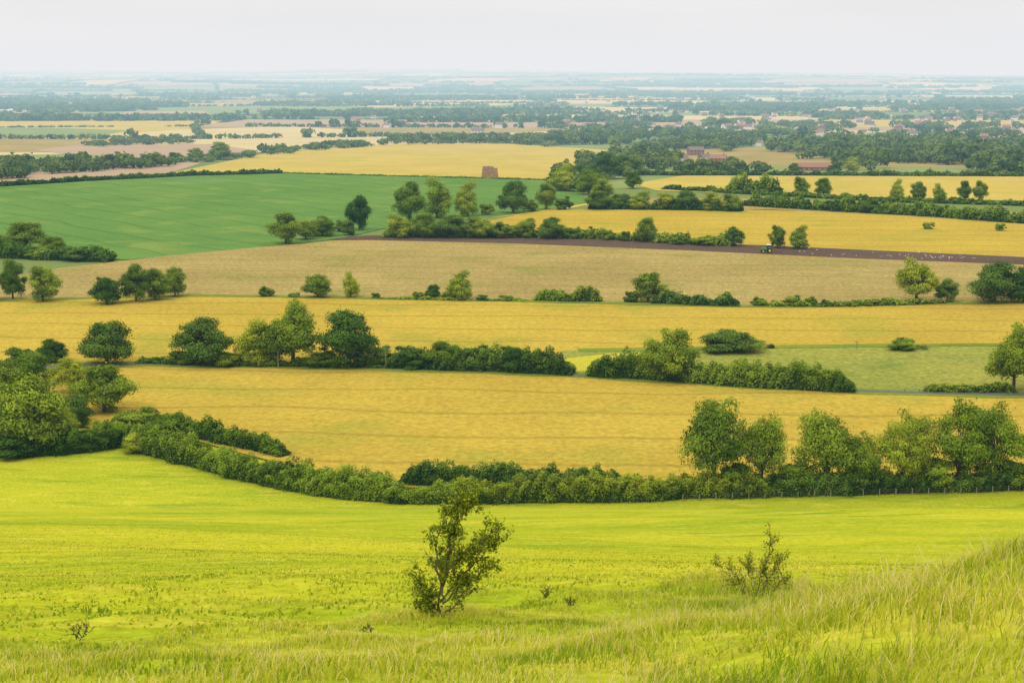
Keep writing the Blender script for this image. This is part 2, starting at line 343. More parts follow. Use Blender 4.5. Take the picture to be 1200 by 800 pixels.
# ------------------------------------------------------------------ trees
def tree_mesh(name, seed, nl, ls, cz, rz, trunk=0.028, mat=None, nclump=34, lean=0.0, full=0.5):
    rng = np.random.default_rng(seed); a = Acc()
    rx = 0.40
    tp = [[0, 0, -0.03], [0.01, 0.0, 0.15], [lean * .3 + 0.015, 0.01, 0.35], [lean * .6, 0.0, 0.55], [lean, 0.0, 0.75]]
    a.add(*tube(tp, [trunk * 1.3, trunk, trunk * .8, trunk * .55, trunk * .2], 7), 1)
    d = rdir(nclump, rng); rad = rng.uniform(0.35, 1.0, nclump)[:, None] ** 0.5
    low = d[:, 2] < 0
    hx = np.sqrt(1 - d[:, 2] ** 2); hx2 = np.sqrt(1 - np.abs(d[:, 2]) ** 4)
    sc = np.where(low, (hx2 * full * 1.4 + hx * (1 - full)) / np.maximum(hx, .15), 1); sc = np.minimum(sc, 2.0)
    d[:, 0] *= sc; d[:, 1] *= sc
    ell = np.array([rx, rx, rz])
    ph = rng.uniform(0, 6.28)
    lob = 1 + 0.2 * np.sin(3 * np.arctan2(d[:, 1], d[:, 0]) + ph)[:, None]
    C = d * rad * ell * 0.80 * lob + np.array([lean * .7, 0, cz])
    C[:, 2] += rng.normal(0, .03, nclump)
    C = C[C[:, 2] > 0.05]; nc = len(C)
    R = rng.uniform(0.05, 0.16, nc)
    for i in range(0, nc, 3):
        z0 = rng.uniform(0.15, 0.5); s = np.array([lean * z0, 0, z0]); e = C[i]; mid = (s + e) / 2 + np.array([0, 0, 0.03])
        a.add(*tube([s, mid, e], [trunk * .45, trunk * .3, trunk * .12], 5), 1)
    w = R ** 2; idx = rng.choice(nc, nl, p=w / w.sum())
    dd = rdir(nl, rng); dd[:, 2] = np.abs(dd[:, 2]) * np.where(rng.random(nl) < 0.75, 1, -1)
    rr = R[idx] * (0.4 + 0.75 * rng.random(nl) ** 0.8)
    stray = rng.random(nl) < .08; rr = np.where(stray, rr * 1.45, rr)
    P = C[idx] + dd * rr[:, None] * np.array([1.1, 1.1, 0.85]) + rng.normal(0, .008, (nl, 3))
    ok = P[:, 2] > 0.0; P = P[ok]; dd = dd[ok]; idx = idx[ok]; n = len(P)
    Nn = dd + 0.5 * norm(P - np.array([0, 0, cz])) + 0.8 * rdir(n, rng)
    ct = rng.uniform(0, 1, nc)
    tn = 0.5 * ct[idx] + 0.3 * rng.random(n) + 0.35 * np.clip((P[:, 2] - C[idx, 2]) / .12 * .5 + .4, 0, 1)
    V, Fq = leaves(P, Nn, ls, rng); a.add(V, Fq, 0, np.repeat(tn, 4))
    return a.mesh(name, [mat or LEAF, BARK], link_it=False)

TV = {
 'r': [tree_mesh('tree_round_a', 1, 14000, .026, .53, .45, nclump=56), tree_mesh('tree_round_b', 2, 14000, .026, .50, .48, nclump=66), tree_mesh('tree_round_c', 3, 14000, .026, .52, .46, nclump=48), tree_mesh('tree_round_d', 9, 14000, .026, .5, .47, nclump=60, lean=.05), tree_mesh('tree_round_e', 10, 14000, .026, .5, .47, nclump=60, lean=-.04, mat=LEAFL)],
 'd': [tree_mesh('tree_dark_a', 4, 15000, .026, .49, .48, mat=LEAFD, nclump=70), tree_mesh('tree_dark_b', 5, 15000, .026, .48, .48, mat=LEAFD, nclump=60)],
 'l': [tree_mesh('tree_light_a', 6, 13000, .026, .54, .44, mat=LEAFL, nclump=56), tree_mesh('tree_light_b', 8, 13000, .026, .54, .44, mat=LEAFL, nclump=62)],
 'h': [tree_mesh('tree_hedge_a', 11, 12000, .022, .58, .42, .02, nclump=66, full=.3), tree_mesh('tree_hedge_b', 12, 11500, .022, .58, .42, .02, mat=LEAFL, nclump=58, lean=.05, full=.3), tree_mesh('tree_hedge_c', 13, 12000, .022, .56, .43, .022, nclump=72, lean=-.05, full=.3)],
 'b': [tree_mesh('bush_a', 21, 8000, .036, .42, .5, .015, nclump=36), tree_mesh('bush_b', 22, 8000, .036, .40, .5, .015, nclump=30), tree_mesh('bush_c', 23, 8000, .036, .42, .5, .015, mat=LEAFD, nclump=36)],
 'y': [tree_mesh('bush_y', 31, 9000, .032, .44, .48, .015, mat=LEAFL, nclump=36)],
}
def tree(kind, u, v, hp, wp, name=None):
    x, y = G(u, v); k = mpp(x, y); h = hp * k; w = wp * k
    me = random.choice(TV[kind])
    o = link(bpy.data.objects.new(name or ('bush' if kind in 'by' else 'deciduous_tree'), me))
    o.location = (x, y, float(H(x, y)) - 0.1); o.rotation_euler = (0, 0, random.uniform(0, 6.28)); o.scale = (w * 1.1, w * 1.1, h * 1.04)
    return o

T = tree
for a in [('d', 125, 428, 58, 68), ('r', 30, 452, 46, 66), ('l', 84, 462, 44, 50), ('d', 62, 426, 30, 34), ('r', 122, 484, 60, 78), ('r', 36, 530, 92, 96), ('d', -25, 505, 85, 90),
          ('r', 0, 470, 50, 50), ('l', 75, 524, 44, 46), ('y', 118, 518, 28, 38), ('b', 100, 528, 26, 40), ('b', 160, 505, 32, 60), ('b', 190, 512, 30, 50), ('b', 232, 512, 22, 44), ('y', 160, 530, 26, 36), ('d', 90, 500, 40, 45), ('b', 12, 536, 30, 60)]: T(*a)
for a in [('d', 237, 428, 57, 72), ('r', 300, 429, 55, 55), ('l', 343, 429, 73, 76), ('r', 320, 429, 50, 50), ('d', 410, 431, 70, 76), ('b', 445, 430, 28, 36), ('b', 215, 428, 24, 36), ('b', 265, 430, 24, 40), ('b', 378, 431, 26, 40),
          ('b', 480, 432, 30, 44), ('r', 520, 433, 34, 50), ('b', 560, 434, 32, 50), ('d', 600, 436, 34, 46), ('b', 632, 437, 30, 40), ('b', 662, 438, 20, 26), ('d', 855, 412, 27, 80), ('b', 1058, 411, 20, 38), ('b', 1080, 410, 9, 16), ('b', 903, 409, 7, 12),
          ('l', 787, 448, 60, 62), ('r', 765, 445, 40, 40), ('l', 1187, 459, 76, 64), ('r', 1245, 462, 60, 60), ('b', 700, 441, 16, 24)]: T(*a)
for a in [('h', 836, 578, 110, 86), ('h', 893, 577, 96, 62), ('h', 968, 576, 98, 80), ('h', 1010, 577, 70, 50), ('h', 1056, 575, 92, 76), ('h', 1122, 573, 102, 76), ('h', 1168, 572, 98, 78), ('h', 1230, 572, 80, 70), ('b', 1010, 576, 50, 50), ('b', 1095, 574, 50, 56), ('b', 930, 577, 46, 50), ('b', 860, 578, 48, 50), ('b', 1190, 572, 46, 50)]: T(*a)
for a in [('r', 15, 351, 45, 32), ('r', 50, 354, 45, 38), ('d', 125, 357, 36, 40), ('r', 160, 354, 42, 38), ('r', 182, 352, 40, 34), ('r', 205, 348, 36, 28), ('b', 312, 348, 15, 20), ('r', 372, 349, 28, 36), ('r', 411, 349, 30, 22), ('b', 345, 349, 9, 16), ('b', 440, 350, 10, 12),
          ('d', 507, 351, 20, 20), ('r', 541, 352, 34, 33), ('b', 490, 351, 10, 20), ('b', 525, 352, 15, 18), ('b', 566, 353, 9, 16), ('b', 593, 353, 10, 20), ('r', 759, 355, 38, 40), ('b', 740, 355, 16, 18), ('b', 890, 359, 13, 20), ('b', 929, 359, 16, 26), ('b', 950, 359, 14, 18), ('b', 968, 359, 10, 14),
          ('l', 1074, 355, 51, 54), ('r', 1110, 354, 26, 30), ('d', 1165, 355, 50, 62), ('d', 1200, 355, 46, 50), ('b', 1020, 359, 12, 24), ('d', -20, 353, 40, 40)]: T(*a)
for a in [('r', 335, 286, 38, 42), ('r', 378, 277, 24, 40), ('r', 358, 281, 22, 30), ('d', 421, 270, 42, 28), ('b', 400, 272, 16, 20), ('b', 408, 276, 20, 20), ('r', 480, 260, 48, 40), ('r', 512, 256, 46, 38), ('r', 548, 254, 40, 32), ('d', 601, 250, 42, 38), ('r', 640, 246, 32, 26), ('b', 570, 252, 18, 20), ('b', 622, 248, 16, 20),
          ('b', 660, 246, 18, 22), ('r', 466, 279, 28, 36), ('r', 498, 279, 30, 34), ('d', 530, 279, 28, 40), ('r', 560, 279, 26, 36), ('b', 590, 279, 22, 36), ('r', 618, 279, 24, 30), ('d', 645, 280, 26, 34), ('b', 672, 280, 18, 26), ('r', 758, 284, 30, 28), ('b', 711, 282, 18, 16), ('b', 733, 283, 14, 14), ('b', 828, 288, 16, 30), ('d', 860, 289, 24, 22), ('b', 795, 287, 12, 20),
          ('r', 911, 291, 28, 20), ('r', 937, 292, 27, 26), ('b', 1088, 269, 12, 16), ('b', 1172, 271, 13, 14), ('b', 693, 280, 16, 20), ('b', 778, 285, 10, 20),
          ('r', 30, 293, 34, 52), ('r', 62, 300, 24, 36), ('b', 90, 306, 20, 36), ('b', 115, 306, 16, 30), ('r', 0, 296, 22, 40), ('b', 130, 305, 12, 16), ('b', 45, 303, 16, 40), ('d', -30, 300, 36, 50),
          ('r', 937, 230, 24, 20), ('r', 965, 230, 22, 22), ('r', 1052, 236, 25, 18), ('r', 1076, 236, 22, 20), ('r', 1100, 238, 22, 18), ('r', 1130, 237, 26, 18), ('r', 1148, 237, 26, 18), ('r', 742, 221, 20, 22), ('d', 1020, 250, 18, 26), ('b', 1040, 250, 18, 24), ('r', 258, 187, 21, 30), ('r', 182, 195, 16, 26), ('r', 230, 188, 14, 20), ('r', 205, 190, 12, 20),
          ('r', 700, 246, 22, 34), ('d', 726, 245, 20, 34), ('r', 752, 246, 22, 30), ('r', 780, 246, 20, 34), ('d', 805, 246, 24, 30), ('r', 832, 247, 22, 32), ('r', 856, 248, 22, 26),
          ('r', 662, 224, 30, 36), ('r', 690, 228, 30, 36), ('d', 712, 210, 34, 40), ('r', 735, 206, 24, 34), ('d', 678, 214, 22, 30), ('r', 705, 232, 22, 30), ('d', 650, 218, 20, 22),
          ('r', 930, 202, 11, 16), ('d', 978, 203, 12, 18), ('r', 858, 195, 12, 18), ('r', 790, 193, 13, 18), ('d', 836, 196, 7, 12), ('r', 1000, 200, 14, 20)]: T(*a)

# ------------------------------------------------------------------ hedges
def snoise(s, rng, scale):
    z = np.zeros_like(s)
    for k in range(6):
        f = 2 * math.pi / scale * (0.35 + 0.55 * k) * rng.uniform(0.8, 1.2); z += np.sin(s * f + rng.uniform(0, 6.28)) / (1 + 0.35 * k)
    return z / 2.6
def hedge(name, pts, hm, wm, leaf, mat=None, cover=2.6, rough=0.28, seed=1):
    rng = np.random.default_rng(seed); P = np.array([G(u, v) for u, v in pts])
    seg = np.linalg.norm(np.diff(P, axis=0), axis=1); S = np.concatenate([[0], np.cumsum(seg)]); Ln = S[-1]
    ss = np.linspace(0, Ln, max(6, int(Ln / 1.5))); X = np.interp(ss, S, P[:, 0]); Y = np.interp(ss, S, P[:, 1])
    wv = snoise(ss, rng, 30) * wm * 0.25; D = np.stack([np.gradient(X), np.gradient(Y)], 1); D /= np.linalg.norm(D, axis=1, keepdims=True); Nn = np.stack([-D[:, 1], D[:, 0]], 1)
    X = X + Nn[:, 0] * wv; Y = Y + Nn[:, 1] * wv
    hs = hm * (1 + rough * snoise(ss, rng, 14) + 0.18 * snoise(ss, rng, 3)); hs = np.clip(hs, hm * .35, None); ws = wm * (1 + 0.25 * snoise(ss, rng, 9))
    ends = np.clip(np.minimum(ss, Ln - ss) / (hm * 0.8), 0.15, 1); hs = hs * ends ** 0.5
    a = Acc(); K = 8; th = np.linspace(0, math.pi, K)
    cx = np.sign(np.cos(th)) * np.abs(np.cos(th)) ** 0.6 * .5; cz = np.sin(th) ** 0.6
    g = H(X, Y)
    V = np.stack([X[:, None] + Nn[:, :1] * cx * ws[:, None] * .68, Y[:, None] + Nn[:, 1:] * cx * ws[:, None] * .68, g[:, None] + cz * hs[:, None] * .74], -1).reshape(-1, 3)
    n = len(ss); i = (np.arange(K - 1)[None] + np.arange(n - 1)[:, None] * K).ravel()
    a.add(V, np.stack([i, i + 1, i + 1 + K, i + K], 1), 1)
    area = Ln * (2 * hm + wm); nl = int(area * cover / (leaf ** 2 * 0.63))
    s = rng.uniform(0, Ln, nl); t = np.arccos(rng.uniform(-1, 1, nl)); mix = rng.random(nl) < 0.5; t = np.where(mix, t, rng.uniform(0, math.pi, nl))
    ix = np.interp(s, ss, X); iy = np.interp(s, ss, Y); nx = np.interp(s, ss, Nn[:, 0]); ny = np.interp(s, ss, Nn[:, 1]); h_ = np.interp(s, ss, hs); w_ = np.interp(s, ss, ws)
    lump = 1 + 0.15 * np.sin(s * 2.2 + 3 * np.sin(t * 2.3 + s * .4)) + 0.12 * np.sin(s * 0.9 + t * 5)
    r = lump * rng.uniform(0.78, 1.08, nl)
    ox = np.sign(np.cos(t)) * np.abs(np.cos(t)) ** .6 * .5 * w_ * r; oz = np.sin(t) ** .6 * h_ * r
    px = ix + nx * ox + rng.normal(0, .15, nl); py = iy + ny * ox + rng.normal(0, .15, nl)
    Pp = np.stack([px, py, H(px, py) + np.maximum(oz, 0.03)], 1)
    Nr = np.stack([nx * np.cos(t), ny * np.cos(t), np.sin(t)], 1) + 0.7 * rdir(nl, rng)
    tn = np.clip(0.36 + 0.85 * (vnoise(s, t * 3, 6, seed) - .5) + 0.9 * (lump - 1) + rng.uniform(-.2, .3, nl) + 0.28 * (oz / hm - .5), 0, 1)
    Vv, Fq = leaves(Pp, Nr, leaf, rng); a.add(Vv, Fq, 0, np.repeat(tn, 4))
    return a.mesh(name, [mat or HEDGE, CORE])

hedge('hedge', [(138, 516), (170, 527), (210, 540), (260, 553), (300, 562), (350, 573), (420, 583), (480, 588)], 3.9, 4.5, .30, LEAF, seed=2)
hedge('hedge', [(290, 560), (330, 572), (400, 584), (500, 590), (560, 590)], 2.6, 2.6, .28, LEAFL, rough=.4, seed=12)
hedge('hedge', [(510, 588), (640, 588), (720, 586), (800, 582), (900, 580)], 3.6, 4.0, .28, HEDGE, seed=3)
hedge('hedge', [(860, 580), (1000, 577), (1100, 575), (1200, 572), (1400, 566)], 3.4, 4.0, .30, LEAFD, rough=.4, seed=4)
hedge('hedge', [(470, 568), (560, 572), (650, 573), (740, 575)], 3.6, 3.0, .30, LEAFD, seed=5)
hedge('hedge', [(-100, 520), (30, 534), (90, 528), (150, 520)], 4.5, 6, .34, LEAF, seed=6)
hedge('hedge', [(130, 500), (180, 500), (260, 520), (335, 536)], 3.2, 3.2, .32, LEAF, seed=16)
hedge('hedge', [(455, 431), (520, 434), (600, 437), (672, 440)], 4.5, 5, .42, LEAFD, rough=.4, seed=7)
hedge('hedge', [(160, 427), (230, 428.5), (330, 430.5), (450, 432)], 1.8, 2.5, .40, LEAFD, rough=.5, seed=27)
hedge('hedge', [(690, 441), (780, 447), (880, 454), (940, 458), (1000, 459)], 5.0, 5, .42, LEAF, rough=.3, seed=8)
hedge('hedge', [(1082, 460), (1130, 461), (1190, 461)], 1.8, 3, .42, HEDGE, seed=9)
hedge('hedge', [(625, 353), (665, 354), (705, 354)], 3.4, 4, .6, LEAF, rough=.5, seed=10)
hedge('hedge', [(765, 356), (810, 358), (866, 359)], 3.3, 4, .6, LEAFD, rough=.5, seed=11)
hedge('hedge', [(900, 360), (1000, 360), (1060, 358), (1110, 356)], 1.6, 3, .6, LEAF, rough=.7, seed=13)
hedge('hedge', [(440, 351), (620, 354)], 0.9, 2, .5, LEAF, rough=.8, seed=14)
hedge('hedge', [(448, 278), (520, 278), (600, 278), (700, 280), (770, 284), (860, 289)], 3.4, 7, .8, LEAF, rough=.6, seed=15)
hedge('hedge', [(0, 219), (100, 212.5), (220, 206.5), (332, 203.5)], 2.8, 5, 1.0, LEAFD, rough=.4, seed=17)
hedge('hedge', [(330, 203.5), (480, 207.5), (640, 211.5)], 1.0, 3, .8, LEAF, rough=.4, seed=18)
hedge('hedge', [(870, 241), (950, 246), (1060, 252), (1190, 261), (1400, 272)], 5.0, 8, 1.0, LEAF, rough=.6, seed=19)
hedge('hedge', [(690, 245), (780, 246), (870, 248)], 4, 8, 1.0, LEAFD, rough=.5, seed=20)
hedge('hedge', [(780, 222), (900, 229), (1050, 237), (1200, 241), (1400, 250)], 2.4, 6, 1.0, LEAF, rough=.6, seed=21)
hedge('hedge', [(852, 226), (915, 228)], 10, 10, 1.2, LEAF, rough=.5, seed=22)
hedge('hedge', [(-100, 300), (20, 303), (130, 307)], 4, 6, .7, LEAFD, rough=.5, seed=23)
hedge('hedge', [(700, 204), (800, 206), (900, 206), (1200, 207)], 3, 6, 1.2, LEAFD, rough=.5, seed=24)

# ------------------------------------------------------------------ distant woods / hedgerow trees
def inpoly(x, y, P):
    c = np.zeros(len(x), bool); n = len(P)
    for i in range(n):
        x1, y1 = P[i]; x2, y2 = P[(i + 1) % n]
        c ^= ((y1 > y) != (y2 > y)) & (x < (x2 - x1) * (y - y1) / (y2 - y1 + 1e-12) + x1)
    return c
def mass(name, pts, nl, mat=FAR, seed=5):
    rng = np.random.default_rng(seed); A = np.array(pts, float); n = len(A)
    x, y, h, w = A.T; g = H(x, y)
    d = rdir(n * nl, rng); d[:, 2] = np.abs(d[:, 2]) * np.where(rng.random(n * nl) < .8, 1, -.8)
    idx = np.repeat(np.arange(n), nl)
    ph = rng.uniform(0, 6.28, (n, 2))[idx]
    r = (1 + .22 * np.sin(3 * np.arctan2(d[:, 1], d[:, 0]) + ph[:, 0]) + .15 * np.sin(6 * d[:, 2] + ph[:, 1])) * rng.uniform(.7, 1.05, n * nl)
    P = np.stack([x[idx] + d[:, 0] * w[idx] * .5 * r, y[idx] + d[:, 1] * w[idx] * .5 * r, g[idx] + h[idx] * .48 + d[:, 2] * h[idx] * .5 * r], 1)
    P[:, 2] = np.maximum(P[:, 2], g[idx] + .2)
    size = np.repeat(np.sqrt(w * h) * (2.6 / math.sqrt(nl)), nl)
    tt = rng.uniform(0, 1, n)
    tn = np.clip(.7 * tt[idx] + .28 * rng.random(n * nl) + .2 * d[:, 2], 0, 1)
    V, Fq = leaves(P, d + .5 * rdir(n * nl, rng), size, rng, 1.2)
    return mesh_np(name, V, Fq, [mat], tint=np.repeat(tn, 4))
def fill(poly, sp, hmin, hmax, dens=1.0, pk=.6):
    P = np.array([G(u, v) for u, v in poly]); x0, y0 = P.min(0); x1, y1 = P.max(0)
    X, Y = np.meshgrid(np.arange(x0, x1, sp), np.arange(y0, y1, sp)); X = X.ravel() + RNG.uniform(-.45, .45, X.size) * sp; Y = Y.ravel() + RNG.uniform(-.45, .45, Y.size) * sp
    pat = 2 * vnoise(X, Y, 80, 3) - 1
    k = inpoly(X, Y, P) & (RNG.random(len(X)) < dens + pk * pat); X = X[k]; Y = Y[k]
    hh = RNG.uniform(hmin, hmax, len(X)) * (.7 + .6 * vnoise(X, Y, 40, 5)); return list(zip(X, Y, hh, np.maximum(hh * RNG.uniform(.8, 1.2, len(X)), sp * 1.05)))

w1 = []
w1 += fill([(600, 160), (700, 155), (860, 158), (900, 168), (860, 178), (760, 176), (640, 172), (590, 168)], 12, 5, 12, .36, 1.0)
w1 += fill([(900, 174), (1010, 167), (1210, 171), (1400, 174), (1400, 208), (1200, 204), (1090, 201), (980, 199), (985, 190), (900, 184)], 12, 5, 14, .42, 1.0)
w1 += fill([(650, 205), (700, 192), (760, 184), (800, 190), (780, 204), (720, 212), (690, 226), (650, 224)], 11, 6, 12, .6)
w1 += fill([(0, 207), (0, 196), (80, 194), (190, 188), (190, 196), (90, 203)], 11, 5, 11, .6)
w1 += fill([(-100, 214), (-100, 206), (20, 204), (30, 210)], 11, 5, 9, .8)
w1 += fill([(150, 192), (240, 186), (330, 176), (420, 168), (440, 171), (330, 181), (250, 190), (190, 196)], 11, 3, 7, .5)
w1 += fill([(440, 170), (480, 160), (560, 160), (600, 168), (520, 169)], 11, 4, 9, .4)
w1 += fill([(790, 200), (860, 198), (900, 200), (900, 204), (800, 205)], 10, 5, 9, .6)
w1 += fill([(60, 172), (170, 166), (260, 167), (260, 170), (160, 170), (70, 175)], 12, 3, 7, .5)
w1 += fill([(860, 160), (1000, 148), (1210, 150), (1400, 156), (1400, 166), (1010, 162)], 16, 5, 11, .12, .8)
w1 += fill([(600, 150), (760, 144), (1000, 144), (1000, 150), (860, 154), (700, 152)], 16, 5, 10, .10, .8)
mass('distant_woodland', w1, 80, seed=31)
mass('distant_hedgerow', hedge_pts, 12, seed=32)
w2 = []
for k in range(90):
    y = 2500 * (16500 / 2500) ** RNG.random() ** .8; x = RNG.uniform(-.36, .36) * y
    Lx = RNG.uniform(80, 360) * (1 + y / 4500); Ly = RNG.uniform(15, 50) * (1 + y / 4000); sp = 13 if y < 4500 else 22 if y < 8000 else 36
    n = int(Lx * Ly / sp ** 2); n = min(n, 700)
    th = RNG.normal(0, .18); ax = RNG.uniform(-.5, .5, n); ay = RNG.uniform(-.5, .5, n)
    ay *= np.sqrt(np.clip(1 - (2 * ax) ** 2, .05, 1))
    X = x + ax * Lx * math.cos(th) - ay * Ly * math.sin(th); Y = y + ax * Lx * math.sin(th) + ay * Ly
    hh = RNG.uniform(5, 12, n); w2 += list(zip(X, Y, hh, np.maximum(hh, sp * 1.2)))
mass('distant_hedgerow_trees', tree_pts + w2, 20, seed=33)

# ------------------------------------------------------------------ buildings
BRICK = simple('red_brick', (0.24, 0.14, 0.10), .9, .2, 2); RTILE = simple('clay_tiles', (0.27, 0.145, 0.10), .9, .2, 2); RTILE2 = simple('brown_tiles', (0.18, 0.13, 0.11), .9, .2, 2)
RENDER = simple('white_render', (0.60, 0.58, 0.52), .9, .06, 2); GLASS = simple('window_glass', (0.04, 0.05, 0.06), .15, .1, 1, .5); DOOR = simple('door_paint', (0.08, 0.12, 0.10), .5, .1, 1)
def house_parts(L_, W_, hw, hr):
    out = {}
    out['walls'] = boxv(0, 0, -.2, L_, W_, hw + .2)
    e = .4
    V = np.array([[-L_/2-e, -W_/2-e, hw-.1], [L_/2+e, -W_/2-e, hw-.1], [L_/2+e, W_/2+e, hw-.1], [-L_/2-e, W_/2+e, hw-.1], [-L_/2-e, 0, hw+hr], [L_/2+e, 0, hw+hr]])
    out['roof'] = (V, [[0, 1, 5, 4], [2, 3, 4, 5], [0, 3, 2, 1]], [[0, 4, 3], [1, 2, 5]])
    return out
def house(name, u, v, L_, W_, hw, hr, ang, wall, roof, chim=True, wins=4):
    x, y = G(u, v); e = link(bpy.data.objects.new(name, None)); e.location = (x, y, float(H(x, y))); e.rotation_euler = (0, 0, ang)
    p = house_parts(L_, W_, hw, hr)
    mesh_np('walls', *p['walls'], [wall], parent=e)
    V, q, t = p['roof']; me = bpy.data.meshes.new('roof'); me.from_pydata([tuple(a) for a in V], [], q + t); me.materials.append(roof); me.update(); link(bpy.data.objects.new('roof', me), e)
    a = Acc()
    for i in range(wins):
        cx = -L_ / 2 + L_ * (i + .5) / wins
        for s in (-1, 1):
            for z in ([.9, 3.4] if hw > 4.5 else [.9]):
                if i == wins // 2 and s == -1 and z < 1: continue
                a.add(*boxv(cx, s * W_ / 2, z, 1.2, .08, 1.2))
    mesh_np('windows', np.concatenate(a.V), np.concatenate(a.F), [GLASS], parent=e)
    cx = -L_ / 2 + L_ * (wins // 2 + .5) / wins; mesh_np('door', *boxv(cx, -W_ / 2, 0, 1.0, .1, 2.1), [DOOR], parent=e)
    if chim: mesh_np('chimney', *boxv(L_ * .32, 0, hw + hr * .5, .9, .7, hr * .5 + 1.3), [BRICK], parent=e)
house('brick_barn', 953, 200, 24, 9, 3.0, 3.2, .05, BRICK, RTILE, False, 6)
house('brick_house', 842, 192, 13, 8, 4.6, 3.0, -.3, BRICK, RTILE)
house('brick_house', 826, 190, 10, 8, 4.2, 2.8, .6, RENDER, RTILE2)
house('farmhouse', 815, 182, 14, 9, 4.8, 3.2, .2, BRICK, RTILE2)
house('cottage', 800, 189, 9, 7, 3.0, 2.6, .9, RENDER, RTILE2)
house('brick_house', 1026, 178, 12, 8, 5, 3.4, .1, RENDER, RTILE2)
house('farmhouse', 560, 158, 15, 9, 5, 3.6, -.1, RENDER, RTILE2)
def village(name, centers):
    a = Acc()
    for (u, v, n, sx, sy) in centers:
        x0, y0 = G(u, v)
        for i in range(n):
            x = x0 + RNG.normal(0, sx); y = y0 + RNG.normal(0, sy); z = float(H(x, y)); s = RNG.uniform(.6, 1.05)
            L_, W_, hw, hr = 11 * s, 8 * s, 5.0 * s, 3.2 * s; ang = RNG.uniform(-.9, .9); c, sn = math.cos(ang), math.sin(ang)
            def tr(V):
                V = np.asarray(V); return np.stack([x + V[:, 0] * c - V[:, 1] * sn, y + V[:, 0] * sn + V[:, 1] * c, z + V[:, 2]], 1)
            p = house_parts(L_, W_, hw, hr); a.add(tr(p['walls'][0]), p['walls'][1], int(RNG.choice([0, 1, 1])))
            V, q, t = p['roof']; a.add(tr(V), np.array(q), int(RNG.choice([2, 3, 3, 3])))
            g1 = tr(V)[[0, 4, 3]]; g2 = tr(V)[[1, 2, 5]]
            for g_ in (g1, g2):
                a.add(np.vstack([g_, (g_[2:] + g_[:1]) / 2]), np.array([[0, 1, 2, 3]]), 1)
    mesh_np(name, np.concatenate(a.V), np.concatenate(a.F), [BRICK, RENDER, RTILE, RTILE2], matidx=np.concatenate(a.M))
village('distant_village', [(1020, 156, 26, 160, 130), (1090, 160, 16, 130, 100), (900, 150, 20, 180, 140), (640, 142, 8, 160, 90), (420, 146, 5, 120, 90), (760, 134, 18, 260, 200), (1100, 130, 50, 500, 300), (980, 112, 60, 700, 500), (200, 118, 20, 500, 300), (500, 108, 30, 800, 500), (880, 172, 5, 60, 40), (1150, 142, 26, 180, 120), (1050, 138, 44, 300, 200), (1150, 118, 50, 600, 400)])

a = Acc()
x0, y0 = G(30, 131)
for i in range(40):
    x = x0 + RNG.uniform(-60, 60); y = y0 + RNG.uniform(-60, 60); ang = RNG.uniform(-.4, .4)
    a.add(*boxv(x, y, .6, 9, 3.2, 2.6, ang)); a.add(*boxv(x, y, 3.2, 9.2, 3.4, .8, ang, .55)); a.add(*boxv(x, y - 1.65, 1.6, 6, .08, .9, ang), 1)
mesh_np('distant_caravan_park', np.concatenate(a.V), np.concatenate(a.F), [RENDER, GLASS], matidx=np.concatenate(a.M))

a = Acc(); x0, y0 = G(574, 209); k = mpp(x0, y0)
STRAW = simple('straw', (0.33, 0.21, 0.11), 1, .25, .8)
Wt = 20 * k; Ht = 14 * k; nr = 7; bh = Ht / nr
for r in range(nr):
    w = Wt * (1 - .025 * r); nb = max(3, int(w / 2.5)); bw = w / nb
    for c in range(nb):
        if r == nr - 1 and c in (nb - 1,): continue
        for dd in range(3):
            a.add(*boxv(x0 - w / 2 + bw * (c + .5) + RNG.uniform(-.08, .08), y0 + dd * 2.5 + RNG.uniform(-.12, .12), bh * r, bw * .96, 2.42, bh * .95))
mesh_np('straw_bale_stack', np.concatenate(a.V), np.concatenate(a.F), [STRAW])

